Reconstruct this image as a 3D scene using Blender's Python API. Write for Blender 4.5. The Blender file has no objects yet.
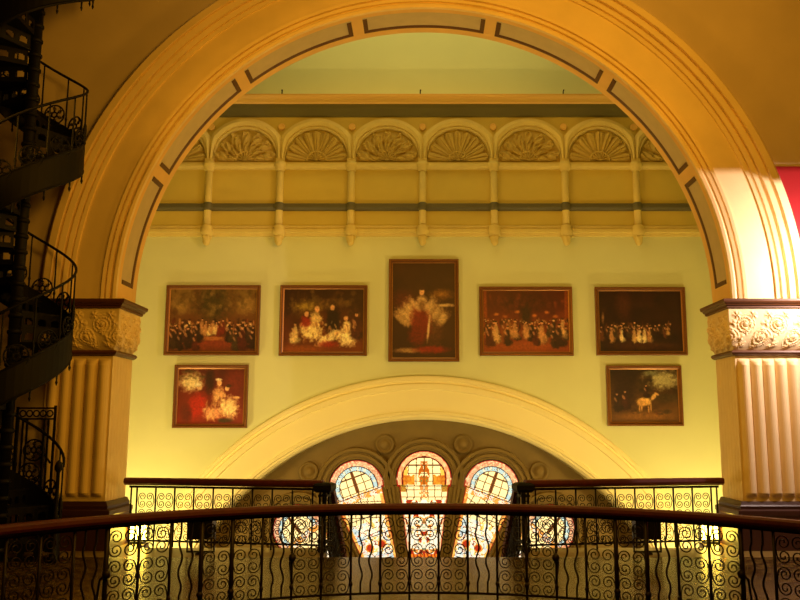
import bpy, math, random
from math import sin, cos, pi, radians as R, sqrt, atan2, hypot, exp, floor
random.seed(4)
SC = bpy.context.scene
COL = SC.collection

# ------------------------------------------------------------------ helpers
def lin(c):
    f = lambda v: v/12.92 if v <= .04045 else ((v+.055)/1.055)**2.4
    return tuple(f(v/255.) for v in c)

def mat(name, col, rough=.6, metal=0., vary=.0, scale=6., bump=0., bscale=40., spec=.5):
    m = bpy.data.materials.new(name); m.use_nodes = True
    nt = m.node_tree; b = nt.nodes['Principled BSDF']
    b.inputs['Roughness'].default_value = rough
    b.inputs['Metallic'].default_value = metal
    b.inputs['Specular IOR Level'].default_value = spec
    b.inputs['Base Color'].default_value = (*col, 1)
    if vary > 0 or bump > 0:
        tc = nt.nodes.new('ShaderNodeTexCoord')
    if vary > 0:
        n = nt.nodes.new('ShaderNodeTexNoise'); n.inputs['Scale'].default_value = scale
        n.inputs['Detail'].default_value = 5
        r = nt.nodes.new('ShaderNodeValToRGB')
        lo = tuple(max(0, v*(1-vary)) for v in col); hi = tuple(min(1, v*(1+vary)) for v in col)
        r.color_ramp.elements[0].color = (*lo, 1); r.color_ramp.elements[1].color = (*hi, 1)
        r.color_ramp.elements[0].position = .3; r.color_ramp.elements[1].position = .7
        nt.links.new(tc.outputs['Object'], n.inputs['Vector'])
        nt.links.new(n.outputs['Fac'], r.inputs['Fac'])
        nt.links.new(r.outputs['Color'], b.inputs['Base Color'])
    if bump > 0:
        n2 = nt.nodes.new('ShaderNodeTexNoise'); n2.inputs['Scale'].default_value = bscale
        bp = nt.nodes.new('ShaderNodeBump'); bp.inputs['Strength'].default_value = bump
        bp.inputs['Distance'].default_value = .01
        nt.links.new(tc.outputs['Object'], n2.inputs['Vector'])
        nt.links.new(n2.outputs['Fac'], bp.inputs['Height'])
        nt.links.new(bp.outputs['Normal'], b.inputs['Normal'])
    return m

def attr_mat(name, rough=.5, emit=0.):
    m = bpy.data.materials.new(name); m.use_nodes = True
    nt = m.node_tree; b = nt.nodes['Principled BSDF']
    a = nt.nodes.new('ShaderNodeAttribute'); a.attribute_name = 'paint'
    nt.links.new(a.outputs['Color'], b.inputs['Base Color'])
    b.inputs['Roughness'].default_value = rough
    if emit:
        nt.links.new(a.outputs['Color'], b.inputs['Emission Color'])
        b.inputs['Emission Strength'].default_value = emit
    return m

def emit_mat(name, col, strength):
    m = bpy.data.materials.new(name); m.use_nodes = True
    b = m.node_tree.nodes['Principled BSDF']
    b.inputs['Base Color'].default_value = (*col, 1)
    b.inputs['Emission Color'].default_value = (*col, 1)
    b.inputs['Emission Strength'].default_value = strength
    return m

class MB:
    """collects simple shapes into one mesh"""
    def __init__(s): s.v = []; s.f = []; s.sm = []
    def add(s, vs, fs, smooth=False):
        o = len(s.v); s.v += [tuple(p) for p in vs]
        for f in fs: s.f.append([i+o for i in f]); s.sm.append(smooth)
        return s
    def box(s, x0, x1, y0, y1, z0, z1):
        vs = [(x, y, z) for z in (z0, z1) for y in (y0, y1) for x in (x0, x1)]
        return s.add(vs, [(0, 2, 3, 1), (4, 5, 7, 6), (0, 1, 5, 4), (2, 6, 7, 3), (0, 4, 6, 2), (1, 3, 7, 5)])
    def loft(s, rings, closed=True, cap=True, smooth=False):
        n = len(rings[0]); vs = [p for r in rings for p in r]; fs = []
        m = n if closed else n-1
        for i in range(len(rings)-1):
            for j in range(m):
                k = (j+1) % n
                fs.append((i*n+j, i*n+k, (i+1)*n+k, (i+1)*n+j))
        s.add(vs, fs, smooth)
        if cap and closed:
            o = len(s.v)-len(vs)
            s.f.append([o+j for j in range(n)][::-1]); s.sm.append(False)
            s.f.append([o+(len(rings)-1)*n+j for j in range(n)]); s.sm.append(False)
        return s
    def tube(s, pts, r, n=6, rz=None, smooth=True):
        """tube along pts; r number or list"""
        rings = []; L = len(pts); up = None
        for i, p in enumerate(pts):
            a = pts[max(0, i-1)]; b = pts[min(L-1, i+1)]
            t = [b[k]-a[k] for k in range(3)]; l = sqrt(sum(q*q for q in t)) or 1; t = [q/l for q in t]
            if up is None:
                up = (0, 1, 0) if abs(t[1]) < .8 else (1, 0, 0)
            d = sum(up[k]*t[k] for k in range(3))
            u = [up[k]-d*t[k] for k in range(3)]; l = sqrt(sum(q*q for q in u)) or 1; u = [q/l for q in u]
            up = tuple(u)
            w = [t[1]*u[2]-t[2]*u[1], t[2]*u[0]-t[0]*u[2], t[0]*u[1]-t[1]*u[0]]
            rr = r[i] if isinstance(r, (list, tuple)) else r
            rings.append([tuple(p[k]+rr*(cos(2*pi*j/n+pi/n)*w[k]+sin(2*pi*j/n+pi/n)*u[k]) for k in range(3)) for j in range(n)])
        return s.loft(rings, smooth=smooth)
    def lathe(s, prof, c=(0, 0), n=16, smooth=True):
        """prof: (r,z) list about vertical axis at c"""
        rings = [[(c[0]+r*cos(2*pi*j/n), c[1]+r*sin(2*pi*j/n), z) for j in range(n)] for r, z in prof]
        return s.loft(rings, smooth=smooth)
    def sweep(s, prof, cz, a0, a1, n, cx=0., closed=True, smooth=False):
        """prof: closed (r,y) section swept round the Y axis through (cx,cz), angles from +x"""
        rings = []
        for i in range(n+1):
            a = a0+(a1-a0)*i/n
            rings.append([(cx+r*cos(a), y, cz+r*sin(a)) for r, y in prof])
        return s.loft(rings, closed=closed, smooth=smooth)
    def build(s, name, m, parent=None, loc=None):
        me = bpy.data.meshes.new(name); me.from_pydata(s.v, [], s.f); me.update()
        if m is not None: me.materials.append(m)
        me.polygons.foreach_set('use_smooth', s.sm)
        import bmesh
        bm = bmesh.new(); bm.from_mesh(me); bmesh.ops.recalc_face_normals(bm, faces=bm.faces); bm.to_mesh(me); bm.free()
        o = bpy.data.objects.new(name, me); COL.objects.link(o)
        if parent: o.parent = parent
        if loc: o.location = loc
        return o

def tag(o, label=None, cat=None, group=None, kind=None):
    if label: o['label'] = label
    if cat: o['category'] = cat
    if group: o['group'] = group
    if kind: o['kind'] = kind
    return o
def thing(name, loc, label, cat, group=None, rz=0.):
    o = bpy.data.objects.new(name, None); COL.objects.link(o); o.location = loc; o.rotation_euler.z = rz
    o.empty_display_size = .1
    return tag(o, label, cat, group, 'thing')
def struct(o, label=None): return tag(o, label, kind='structure')
def link_copy(src, parent=None, loc=None, rz=None):
    o = src.copy(); COL.objects.link(o)
    if parent: o.parent = parent
    if loc is not None: o.location = loc
    if rz is not None: o.rotation_euler.z = rz
    return o
def copy_tree(src, loc=None, **kw):
    """a thing with copies of its parts and sub-parts"""
    r = src.copy(); COL.objects.link(r)
    if loc is not None: r.location = loc
    for k, v in kw.items(): r[k] = v
    for ch in list(src.children):
        c = link_copy(ch, r)
        for g in list(ch.children): link_copy(g, c)
    return r

# ------------------------------------------------------------------ materials
M = dict(
    plaster=mat('cream_plaster', lin((238, 214, 166)), .55, vary=.06, scale=2, bump=.1, spec=.35),
    wallf=mat('front_wall_paint', lin((206, 186, 156)), .7, vary=.06, scale=1.5),
    soffit=mat('light_tinted_soffit_plaster', lin((236, 194, 122)), .55, vary=.06, scale=2, spec=.35),  # plaster with the warm orange light on the soffit put into its colour
    hall=mat('dark_gallery_walls', lin((78, 52, 38)), .8),
    red=mat('red_wall_paint', lin((140, 8, 18)), .6, vary=.04),
    coffer=mat('grey_green_coffer', lin((204, 186, 150)), .6, vary=.05),
    darktrim=mat('dark_brown_trim', lin((92, 58, 34)), .45),
    cap_trim=mat('bronze_brown_trim', lin((92, 54, 26)), .4, spec=.5),
    green=mat('pale_green_wall', lin((217, 221, 172)), .75, vary=.03, scale=.9),
    cream=mat('cream_wall_moulding', lin((246, 236, 184)), .6, vary=.015, scale=1.5),
    upper=mat('upper_moulding', lin((216, 196, 116)), .6, vary=.04),
    ochre=mat('ochre_panel', lin((204, 182, 84)), .65, vary=.04, scale=2),
    shell=mat('ochre_relief', lin((190, 164, 78)), .6, vary=.08, scale=9),
    orange=mat('orange_moulding', lin((230, 188, 98)), .55),
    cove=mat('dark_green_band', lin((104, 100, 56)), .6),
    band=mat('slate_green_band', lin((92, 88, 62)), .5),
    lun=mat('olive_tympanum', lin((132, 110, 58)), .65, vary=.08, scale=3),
    iron=mat('black_iron', lin((12, 10, 9)), .6, 0., spec=.22),
    ironb=mat('brown_black_iron', lin((36, 25, 19)), .5, 0., spec=.35),
    wood=mat('dark_red_timber', lin((86, 26, 14)), .5, vary=.25, scale=14),
    plinth=mat('dark_brown_plinth', lin((60, 32, 20)), .45, vary=.1),
    frame=mat('gilt_brown_frame', lin((120, 74, 36)), .35, .25, vary=.15, scale=30),
    gilt=mat('gold_slip', lin((170, 116, 54)), .35, .4),
    canvas=attr_mat('oil_paint', .45),
    glass=attr_mat('stained_glass', .2, emit=1.05),
    lead=mat('black_lead', lin((28, 22, 18)), .5),
    dark=mat('dark_void', lin((40, 30, 22)), .8),
    black=mat('black_metal', lin((14, 13, 13)), .4, .2),
    lamp=emit_mat('lamp_glow', (1, .68, .08), 30.),
    ceil=mat('hall_ceiling', lin((214, 206, 168)), .8),
)
def floor_mat():
    m = bpy.data.materials.new('tiled_floor'); m.use_nodes = True
    nt = m.node_tree; b = nt.nodes['Principled BSDF']; b.inputs['Roughness'].default_value = .26
    tc = nt.nodes.new('ShaderNodeTexCoord')
    br = nt.nodes.new('ShaderNodeTexChecker'); br.inputs['Scale'].default_value = 7
    br.inputs['Color1'].default_value = (*lin((104, 84, 36)), 1); br.inputs['Color2'].default_value = (*lin((66, 46, 20)), 1)
    nz = nt.nodes.new('ShaderNodeTexVoronoi'); nz.inputs['Scale'].default_value = 22
    mx = nt.nodes.new('ShaderNodeMixRGB'); mx.blend_type = 'MULTIPLY'; mx.inputs['Fac'].default_value = .55
    nt.links.new(tc.outputs['Object'], br.inputs['Vector']); nt.links.new(tc.outputs['Object'], nz.inputs['Vector'])
    nt.links.new(br.outputs['Color'], mx.inputs['Color1']); nt.links.new(nz.outputs['Distance'], mx.inputs['Color2'])
    nt.links.new(mx.outputs['Color'], b.inputs['Base Color'])
    return m
M['floor'] = floor_mat()
M['marble'] = mat('olive_marble_border', lin((128, 106, 56)), .32, vary=.15, scale=3)

# ------------------------------------------------------------------ setting
YF, YB, YW, YL = 12.0, 12.8, 17.0, 17.5      # arch front, arch back, end wall, lunette recess
ZS, RA = 3.60, 4.50                          # springing and radius of the great arch
HALF, TOP = 7.6, 12.0

def arch_wall(cz, rad, half, z0, z1, y0, y1):
    """wall slab with a round-headed opening"""
    b = MB(); n = 48; pts = []
    inner = [(half and rad, z0)] + [(rad*cos(pi*i/n), cz+rad*sin(pi*i/n)) for i in range(n+1)] + [(-rad, z0)]
    def outp(x, z):
        if z <= cz: return (half if x > 0 else -half, z)
        dx, dz = x, z-cz
        k = min(half/abs(dx) if abs(dx) > 1e-6 else 1e9, (z1-cz)/dz if dz > 1e-6 else 1e9)
        return (dx*k, cz+dz*k)
    outer = [outp(*p) for p in inner]
    # corners of the rectangle
    rings = []
    for (ix, iz), (ox, oz) in zip(inner, outer):
        rings.append([(ix, y0, iz), (ox, y0, oz), (ox, y1, oz), (ix, y1, iz)])
    b.loft(rings)
    ca = atan2(z1-cz, half)
    for sgn in (1, -1):                       # fill the corner triangles
        pr = [p for p in outer if p[0]*sgn > 0 and p[1] > cz]
        side = max((p for p in pr if abs(abs(p[0])-half) < 1e-6), key=lambda p: p[1])
        topp = max((p for p in pr if abs(p[1]-z1) < 1e-6), key=lambda p: abs(p[0]))
        tri = [side, (sgn*half, z1), topp]
        b.loft([[(x, y0, z) for x, z in tri], [(x, y1, z) for x, z in tri]])
    return b

wf = struct(arch_wall(ZS, 5.0, HALF, -.2, TOP, YF+.05, YB-.02).build('wall_front', M['wallf']), 'brown plaster wall around the great arch')
rp = MB().box(5.25, HALF, YF+.02, YF+.05, 0, 5.57).build('trim_1', M['red']); struct(rp, 'red painted wall beside the brightly lit pier')
wb = struct(arch_wall(-3.3, 5.6, HALF, -3.6, TOP, YW, YW+.3).build('wall_back', M['green']), 'pale green end wall hung with framed paintings')
for nm, x0, x1 in (('wall_left', -HALF-.2, -HALF), ('wall_right', HALF, HALF+.2)):
    struct(MB().box(x0, x1, YB-.02, YW+.3, -3.6, TOP).build(nm, M['green']))
for nm, x0, x1 in (('wall_left', -HALF-.2, -HALF), ('wall_right', HALF, HALF+.2)):
    struct(MB().box(x0, x1, -3.5, YB-.02, -4.2, TOP).build(nm+'_gallery', M['hall']))
struct(MB().box(-HALF, HALF, -3.7, -3.5, -4.2, TOP).build('wall_rear', M['hall']))
struct(MB().box(-HALF-.2, HALF+.2, YB-.02, YW+.9, TOP, TOP+.2).build('ceiling', M['ceil']))
struct(MB().box(-HALF-.2, HALF+.2, -3.7, YB-.02, TOP, TOP+.2).build('ceiling_gallery', M['hall']))
struct(MB().box(-HALF-.2, HALF+.2, YB-.6, YW+.9, -3.8, -3.6).build('floor_landing', M['dark']))
struct(MB().box(-HALF-.2, HALF+.2, -3.7, YB, -4.4, -4.2).build('floor_below', M['dark']))

# gallery floor with the round well
CY, RR = 4.52, 3.69
def floor_slab():
    b = MB(); n = 72; hx, y0, y1 = HALF, -3.5, 11.35
    rings = []
    for i in range(n+1):
        a = 2*pi*i/n; dx, dy = cos(a), sin(a)
        k = min(hx/abs(dx) if abs(dx) > 1e-9 else 1e9, ((y1-CY)/dy if dy > 1e-9 else ((y0-CY)/dy if dy < -1e-9 else 1e9)))
        ri = RR-.12
        rings.append([(ri*dx, CY+ri*dy, 0), (k*dx, CY+k*dy, 0), (k*dx, CY+k*dy, -.3), (ri*dx, CY+ri*dy, -.3)])
    b.loft(rings, cap=False)
    for sx in (1, -1):
        for yy, s2 in ((y1, 1), (y0, -1)):
            # corner triangles
            aa = [2*pi*i/n for i in range(n+1)]
            best_s = None; best_t = None
            for a in aa:
                dx, dy = cos(a), sin(a)
                if dx*sx <= 1e-9 or dy*s2 <= 1e-9: continue
                k = min(hx/abs(dx), abs((yy-CY)/dy))
                p = (k*dx, CY+k*dy)
                if abs(abs(p[0])-hx) < 1e-6 and (best_s is None or abs(p[1]-CY) > abs(best_s[1]-CY)): best_s = p
                if abs(p[1]-yy) < 1e-6 and (best_t is None or abs(p[0]) > abs(best_t[0])): best_t = p
            tri = [best_s, (sx*hx, yy), best_t]
            b.loft([[(x, y, 0) for x, y in tri], [(x, y, -.3) for x, y in tri]])
    return b
struct(floor_slab().build('floor', M['floor']), 'dark polished tiled gallery floor')
e = MB()
for sx in (1, -1):
    xs = sorted((sx*1.38, sx*HALF)); e.box(xs[0], xs[1], 11.35, 12.22, -.3, 0)
    xs = sorted((sx*4.1, sx*HALF)); e.box(xs[0], xs[1], 12.22, YB-.02, -.3, 0)
struct(e.build('floor_border', M['marble']), 'olive marble floor border by the balustrades')
st = MB()
for i in range(18):
    st.box(-1.38, 1.38, 11.35+.29*i, 11.35+.29*(i+1)+.02, -.2*(i+1)-.2, -.2*(i+1)+.0)
struct(st.build('floor_steps', M['marble']))

# ------------------------------------------------------------------ great arch
arch = thing('great_arch', (0, YF, ZS), 'huge cream plaster arch with recessed soffit panels, resting on two fluted piers', 'arch')
def archsweep(b, prof, n=96, drop=.056):
    """section (r,y) swept over the semicircle with short straight feet"""
    rings = [[(r, y-YF, -drop) for r, y in prof]]
    rings += [[(r*cos(pi*i/n), y-YF, r*sin(pi*i/n)) for r, y in prof] for i in range(n+1)]
    rings += [[(-r, y-YF, -drop) for r, y in prof]]
    return b.loft(rings)
pr = [(4.56, 12.2), (4.50, 12.03), (4.51, 11.985), (4.55, 11.97), (4.575, 11.985), (4.58, 12.015), (4.60, 12.015), (4.605, 11.97), (4.645, 11.955),
      (4.65, 12.0), (4.67, 12.0), (4.675, 11.95), (4.715, 11.94), (4.72, 11.985), (4.75, 11.985), (5.14, 11.985), (5.145, 11.95), (5.20, 11.935),
      (5.205, 11.965), (5.23, 11.965), (5.235, 11.92), (5.30, 11.90), (5.305, 11.945), (5.345, 11.945), (5.35, 11.88), (5.44, 11.86), (5.445, 11.90),
      (5.48, 11.90), (5.485, 11.83), (5.60, 11.83), (5.64, 11.87), (5.66, 12.048), (5.66, 12.06), (5.0, 12.2)]
pr = [(r if r < 5.141 else 5.14+(r-5.14)*.85, y if y > 11.99 else 12-(12-y)*.85) for r, y in pr[:-1]]+pr[-1:]
archsweep(MB(), pr).build('archivolt', M['plaster'], arch)
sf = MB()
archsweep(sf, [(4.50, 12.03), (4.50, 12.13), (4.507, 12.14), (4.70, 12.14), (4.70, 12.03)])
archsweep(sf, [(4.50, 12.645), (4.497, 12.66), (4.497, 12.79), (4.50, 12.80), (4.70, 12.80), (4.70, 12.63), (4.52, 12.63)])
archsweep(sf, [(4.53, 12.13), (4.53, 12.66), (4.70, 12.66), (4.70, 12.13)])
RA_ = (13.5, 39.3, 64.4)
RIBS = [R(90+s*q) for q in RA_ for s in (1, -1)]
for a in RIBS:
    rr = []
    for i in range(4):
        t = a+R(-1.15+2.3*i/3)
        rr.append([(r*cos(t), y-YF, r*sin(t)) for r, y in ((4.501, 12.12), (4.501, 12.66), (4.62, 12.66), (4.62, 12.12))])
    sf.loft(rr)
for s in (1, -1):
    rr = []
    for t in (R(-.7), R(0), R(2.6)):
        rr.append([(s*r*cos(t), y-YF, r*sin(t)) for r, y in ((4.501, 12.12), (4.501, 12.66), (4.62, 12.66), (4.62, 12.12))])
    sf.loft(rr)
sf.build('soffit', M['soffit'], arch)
for k in range(-3, 4):
    ed = [90-q for q in RA_[::-1]]+[90+q for q in RA_]; ed = [1.45]+ed+[178.55]
    lo, hi = ed[k+3]+1.15, ed[k+4]-1.15
    lo, hi = R(lo), R(hi); n = 14
    p = MB()
    p.loft([[(r*cos(t), y-YF, r*sin(t)) for r, y in ((4.516, 12.135), (4.516, 12.61), (4.54, 12.61), (4.54, 12.135))] for t in [lo+(hi-lo)*i/n for i in range(n+1)]])
    pan = p.build('coffer_panel', M['coffer'], arch); tag(pan, 'grey green sunk panel')
    t_ = MB()
    t_.loft([[(r*cos(t), y-YF, r*sin(t)) for r, y in ((4.502, 12.645), (4.50, 12.605), (4.512, 12.575), (4.54, 12.575), (4.54, 12.655))] for t in [lo+(hi-lo)*i/n for i in range(n+1)]])
    for e0, e1 in ((lo, lo+R(.9)), (hi-R(.9), hi)):
        t_.loft([[(r*cos(t), y-YF, r*sin(t)) for r, y in ((4.504, 12.20), (4.504, 12.65), (4.54, 12.65), (4.54, 12.20))] for t in (e0, e1)])
    t_.build('coffer_moulding', M['darktrim'], pan)

# piers
def relief(s, t):
    """carved scrolling foliage height, s along the band (m), t up (m)"""
    h = 0.
    P = .235
    k = floor(s/P); 
    for j in (k-1, k, k+1):
        cx = (j+.5)*P; cz = .27 + (.10 if j % 2 else -.09)
        dx, dz = s-cx, t-cz
        if j % 2: dz = -dz
        d = hypot(dx, dz)
        if d < .15:
            a = atan2(dz, dx)
            h = max(h, (.5+.5*sin(2*pi*d/.05-a))*(1-d/.15)**.4*(.55+.45*sin(a*7+d*60)**2))
        if d < .035: h = max(h, 1.1-d*14)
    for (px, pz, q) in ((0, .50, 5), (.117, .06, 6), (.117, .27, 4), (.06, .38, 3), (.18, .17, 3)):
        dx = (s-px+P/2) % P-P/2; dz = t-pz; d = hypot(dx, dz)
        if d < .075: h = max(h, (.6+.4*cos(q*atan2(dz, dx)))*(1-d/.08))
    return h*.032

def pier(sx, label):
    """sx=+1: opening on the -x side. built in local x measured from the opening edge outwards"""
    p = thing('arch_pier', (sx*4.5, YF, 0), label, 'pier', 'piers carrying the great arch')
    X = lambda d: sx*d
    W = .95
    def plan(off, flute=True, W=W):
        """closed plan outline (local x outward, y from front) with reeded front and side"""
        pts = []
        y0, y1 = 0., .8
        # front face from outer corner to inner corner
        nR = 5; m = .03; w = (W-2*m)/nR
        pts.append((W, 0))
        for i in range(nR):
            xa = W-m-i*w
            for j in range(9):
                u = j/8
                pts.append((xa-u*w, -.078*sin(pi*u)**.75 if flute else 0))
        pts.append((0, 0)); pts.append((0, .06))
        nS = 6; ws = .68/nS
        for i in range(nS):
            for j in range(5):
                u = j/4
                pts.append((-.014*sin(pi*u), .06+i*ws+u*ws))
        pts += [(0, .8), (W, .8)]
        return [(x, y) for x, y in pts]
    sh = MB()
    pl = plan(0)
    flat = plan(0, False)
    mixp = lambda f: [(a[0]*f+b[0]*(1-f), a[1]*f+b[1]*(1-f)) for a, b in zip(pl, flat)]
    rings = []
    for z, f in ((.66, 0), (.70, 0), (.72, .1), (.75, .6), (.78, 1), (2.58, 1), (2.63, .75), (2.66, .35), (2.68, 0), (2.74, 0)):
        rings.append([(X(x), y, z) for x, y in mixp(f)])
    sh.loft(rings); sh.build('fluted_shaft', M['plaster'], p)
    def ring(prof, mname, pname, lab=None, Wd=W):
        b = MB()
        b.loft([[(X(Wd+o), -o, z), (X(-o), -o, z), (X(-o), .8+o*.4, z), (X(Wd+o), .8+o*.4, z)] for o, z in prof])
        o = b.build(pname, M[mname], p)
        if lab: o['label'] = lab
        return o
    ring([(.02, 2.72), (.05, 2.74), (.065, 2.765), (.05, 2.79), (.025, 2.80)], 'cap_trim', 'necking')
    # capital with carved relief
    b = MB(); N = 210; K = 44
    o_at = lambda t: .085-.085*max(0, 1-t/.26)**2.2
    ztot = .60
    rings = []
    for k in range(K+1):
        t = ztot*k/K; o = o_at(t)
        # path: outer back corner -> outer front -> inner front -> inner back
        segs = [((W+o, .3), (W+o, -o)), ((W+o, -o), (-o, -o)), ((-o, -o), (-o, .8+.3*o))]
        norms = [(1, 0), (0, -1), (-1, 0)]
        counts = [10, 118, N-128]
        row = []; s0 = 0
        for (a, c), nn, cnt in zip(segs, norms, counts):
            L = hypot(c[0]-a[0], c[1]-a[1])
            for i in range(cnt):
                amp = 1.5 if nn[1] == 0 else 1.1
                u = i/(cnt-1); s = s0+u*L
                edge = min(1, min(u, 1-u)*L/.03, t/.03, (ztot-t)/.03)
                h = amp*relief(s+.02, t)*max(0, edge)
                row.append((X(a[0]+(c[0]-a[0])*u+nn[0]*h), a[1]+(c[1]-a[1])*u+nn[1]*h, 2.80+t))
            s0 += L
        row += [(X(W*.5), .8, 2.80+t)]
        rings.append(row)
    b.loft(rings, smooth=False); b.build('carved_capital', M['plaster'], p)
    ring([(.10, 3.40), (.115, 3.41), (.115, 3.435), (.135, 3.44), (.15, 3.47), (.17, 3.475), (.18, 3.50), (.18, 3.53), (.16, 3.535), (.10, 3.54)], 'cap_trim', 'capital_cornice')
    ring([(.10, 0), (.10, .46), (.11, .48), (.11, .54), (.06, .56), (.065, .60), (.05, .62), (.03, .665)], 'plinth', 'plinth', 'dark brown plinth')
    return p
pier(-1, 'fluted orange lit arch pier standing beside the black spiral staircase')
pier(1, 'fluted arch pier lit white by a lamp beside the red wall')

# ------------------------------------------------------------------ end wall frieze and mouldings
def hbar(name, prof, m, x=HALF, label=None):
    """section (y,z) extruded along x"""
    b = MB(); b.loft([[(sx, y, z) for y, z in prof] for sx in (-x, x)])
    return struct(b.build(name, M[m]), label)
hbar('trim_2', [(YW, 8.48), (YW-.16, 8.50), (YW-.20, 8.53), (YW-.34, 8.55), (YW-.38, 8.575), (YW-.40, 8.59), (YW-.40, 8.605), (YW-.36, 8.61), (YW-.38, 8.625), (YW-.38, 8.635), (YW-.2, 8.64), (YW, 8.64)], 'orange', label='orange cornice along the top of the end wall')
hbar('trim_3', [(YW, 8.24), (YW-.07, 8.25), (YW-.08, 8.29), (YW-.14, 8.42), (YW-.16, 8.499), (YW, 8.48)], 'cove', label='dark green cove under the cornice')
hbar('trim_4', [(YW, 5.80), (YW-.05, 5.80), (YW-.05, 8.245), (YW, 8.245)], 'ochre', label='ochre frieze zone behind the colonnettes')
hbar('trim_5', [(YW-.05, 7.08), (YW-.12, 7.09), (YW-.16, 7.13), (YW-.16, 7.17), (YW-.12, 7.19), (YW-.12, 7.225), (YW-.05, 7.24)], 'upper', label='ledge under the shell lunettes')
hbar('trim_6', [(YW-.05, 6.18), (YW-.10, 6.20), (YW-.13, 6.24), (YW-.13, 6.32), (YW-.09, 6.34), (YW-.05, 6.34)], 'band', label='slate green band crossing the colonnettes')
hbar('trim_7', [(YW, 5.64), (YW-.06, 5.65), (YW-.08, 5.70), (YW-.12, 5.72), (YW-.12, 5.78), (YW-.08, 5.80), (YW-.10, 5.84), (YW-.06, 5.87), (YW, 5.88)], 'upper', label='lower moulding of the frieze')

P0, DX = -.03, 1.50
# colonnettes
cl = thing('colonnette', (0, YW-.10, 5.45), None, 'colonnette', 'colonnettes of the frieze on the end wall')
sb = MB(); sb.lathe([(.075, .38), (.075, 1.60)], n=14); sb.build('shaft', M['upper'], cl)
cb = MB(); cb.lathe([(.08, 1.58), (.10, 1.60), (.10, 1.63), (.125, 1.66), (.14, 1.70), (.14, 1.74), (.11, 1.76), (.11, 1.78)], n=14); cb.build('capital', M['upper'], cl)
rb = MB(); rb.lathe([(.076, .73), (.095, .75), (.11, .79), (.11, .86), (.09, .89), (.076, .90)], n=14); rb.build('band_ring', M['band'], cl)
bb = MB(); bb.lathe([(.08, .18), (.12, .20), (.14, .25), (.14, .31), (.11, .34), (.12, .37), (.10, .41), (.075, .42)], n=14); bb.build('base', M['upper'], cl)
pd = MB()
prof = [(.02, -.02), (.05, .0), (.07, .05), (.075, .10), (.09, .15), (.10, .185)]
pd.loft([[(r*(1+.18*cos(5*2*pi*j/30+z*30))*cos(2*pi*j/30), r*(1+.18*cos(5*2*pi*j/30+z*30))*sin(2*pi*j/30), z) for j in range(30)] for r, z in prof], smooth=True)
pd.build('pendant', M['upper'], cl)
CL = ['colonnette above the crowded park painting, nearest to the spiral staircase', 'colonnette above the gap between the park painting and the pale family painting',
      'colonnette above the outer edge of the pale family painting, toward the tall portrait', 'colonnette directly above the tall central portrait',
      'colonnette above the inner edge of the reddish ballroom painting', 'colonnette above the outer edge of the reddish ballroom painting',
      'colonnette above the very dark crowd painting, nearest to the white lit pier']
for i, k in enumerate(range(-3, 4)):
    if i == 0: cl.location.x = P0+DX*k; cl['label'] = CL[0]
    else: copy_tree(cl, (P0+DX*k, YW-.10, 5.45), label=CL[i])

# shell lunettes
def fan_relief(kind):
    b = MB(); na, nr = 96, 22; ro = .655
    rings = []
    for i in range(nr+1):
        u = i/nr; row = []
        for j in range(na+1):
            a = pi*j/na
            if u < .33:
                q = u/.33
                h = .05*sqrt(max(0, 1-q*q))+.012*(cos(a*18) if .25 < q < .95 else 0)
                if abs(q-.96) < .09: h += .03
            else:
                q = (u-.33)/.67
                if kind == 0:
                    np_ = 9; w = abs(sin(a*np_+0)) ; ph = (a*np_/pi) % 1
                    tip = .72+.26*(1-abs(2*ph-1)**2)
                    h = (.075*(w**.6)*(.35+.65*q)-.02*(abs(2*ph-1) < .12))*(1 if q < tip else max(0, 1-(q-tip)/.06))
                    h += .012*sin(a*np_*4)*q
                else:
                    np_ = 7; ph = (a*np_/pi) % 1
                    lob = abs(sin(a*np_))**.7*(.6+.4*abs(sin(q*pi*2.6)))
                    tip = .62+.34*(1-abs(2*ph-1)**1.5)+.05*sin(a*35)
                    h = .08*lob*(1 if q < tip else max(0, 1-(q-tip)/.08))+.018*sin(a*28+q*14)*(q < tip)
            r = ro*max(u, .001)
            row.append((r*cos(a), -max(-.006, h*1.3), r*sin(a)))
        rings.append(row)
    b.loft(rings, closed=False, cap=False, smooth=False)
    return b
def lun_arch():
    b = MB(); n = 40
    inner = .66
    def outr(a): return min(.90, .75/abs(cos(a)) if abs(cos(a)) > 1e-6 else 9)
    rows = []
    for i in range(n+1):
        a = pi*i/n; ro = outr(a); row = []
        for f, y in ((0, .0), (0, -.05), (.12, -.085), (.30, -.06), (.34, -.10), (.62, -.13), (.86, -.10), (.90, -.07), (1, -.06), (1, 0)):
            r = inner+(ro-inner)*f
            row.append((r*cos(a), y, r*sin(a)))
        rows.append(row)
    b.loft(rows)
    for s in (1, -1):
        xs = sorted((s*.66, s*.75)); b.box(xs[0], xs[1], -.10, 0, -.066, .0)
    return b
LL = ['half hidden shell lunette nearest to the spiral staircase, cut off by the arch', 'shell lunette above the space between park painting and family painting, fan petals',
      'leafy shell lunette above the pale family painting', 'shell lunette with broad fan petals, next to the central colonnette toward the staircase',
      'leafy shell lunette next to the central colonnette, toward the white lit pier', 'shell lunette with broad fan petals above the reddish ballroom painting',
      'leafy shell lunette above the gap between ballroom and very dark painting', 'half hidden shell lunette nearest to the white lit pier, cut off by the arch']
ft = [fan_relief(0), fan_relief(1)]; am = lun_arch()
protos = []
bossm = MB(); bossm.loft([[(r*cos(2*pi*j/16), y, r*sin(2*pi*j/16)) for j in range(16)] for r, y in ((.075, 0), (.075, -.03), (.06, -.05), (.045, -.03), (.02, -.045))], smooth=True)
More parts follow.
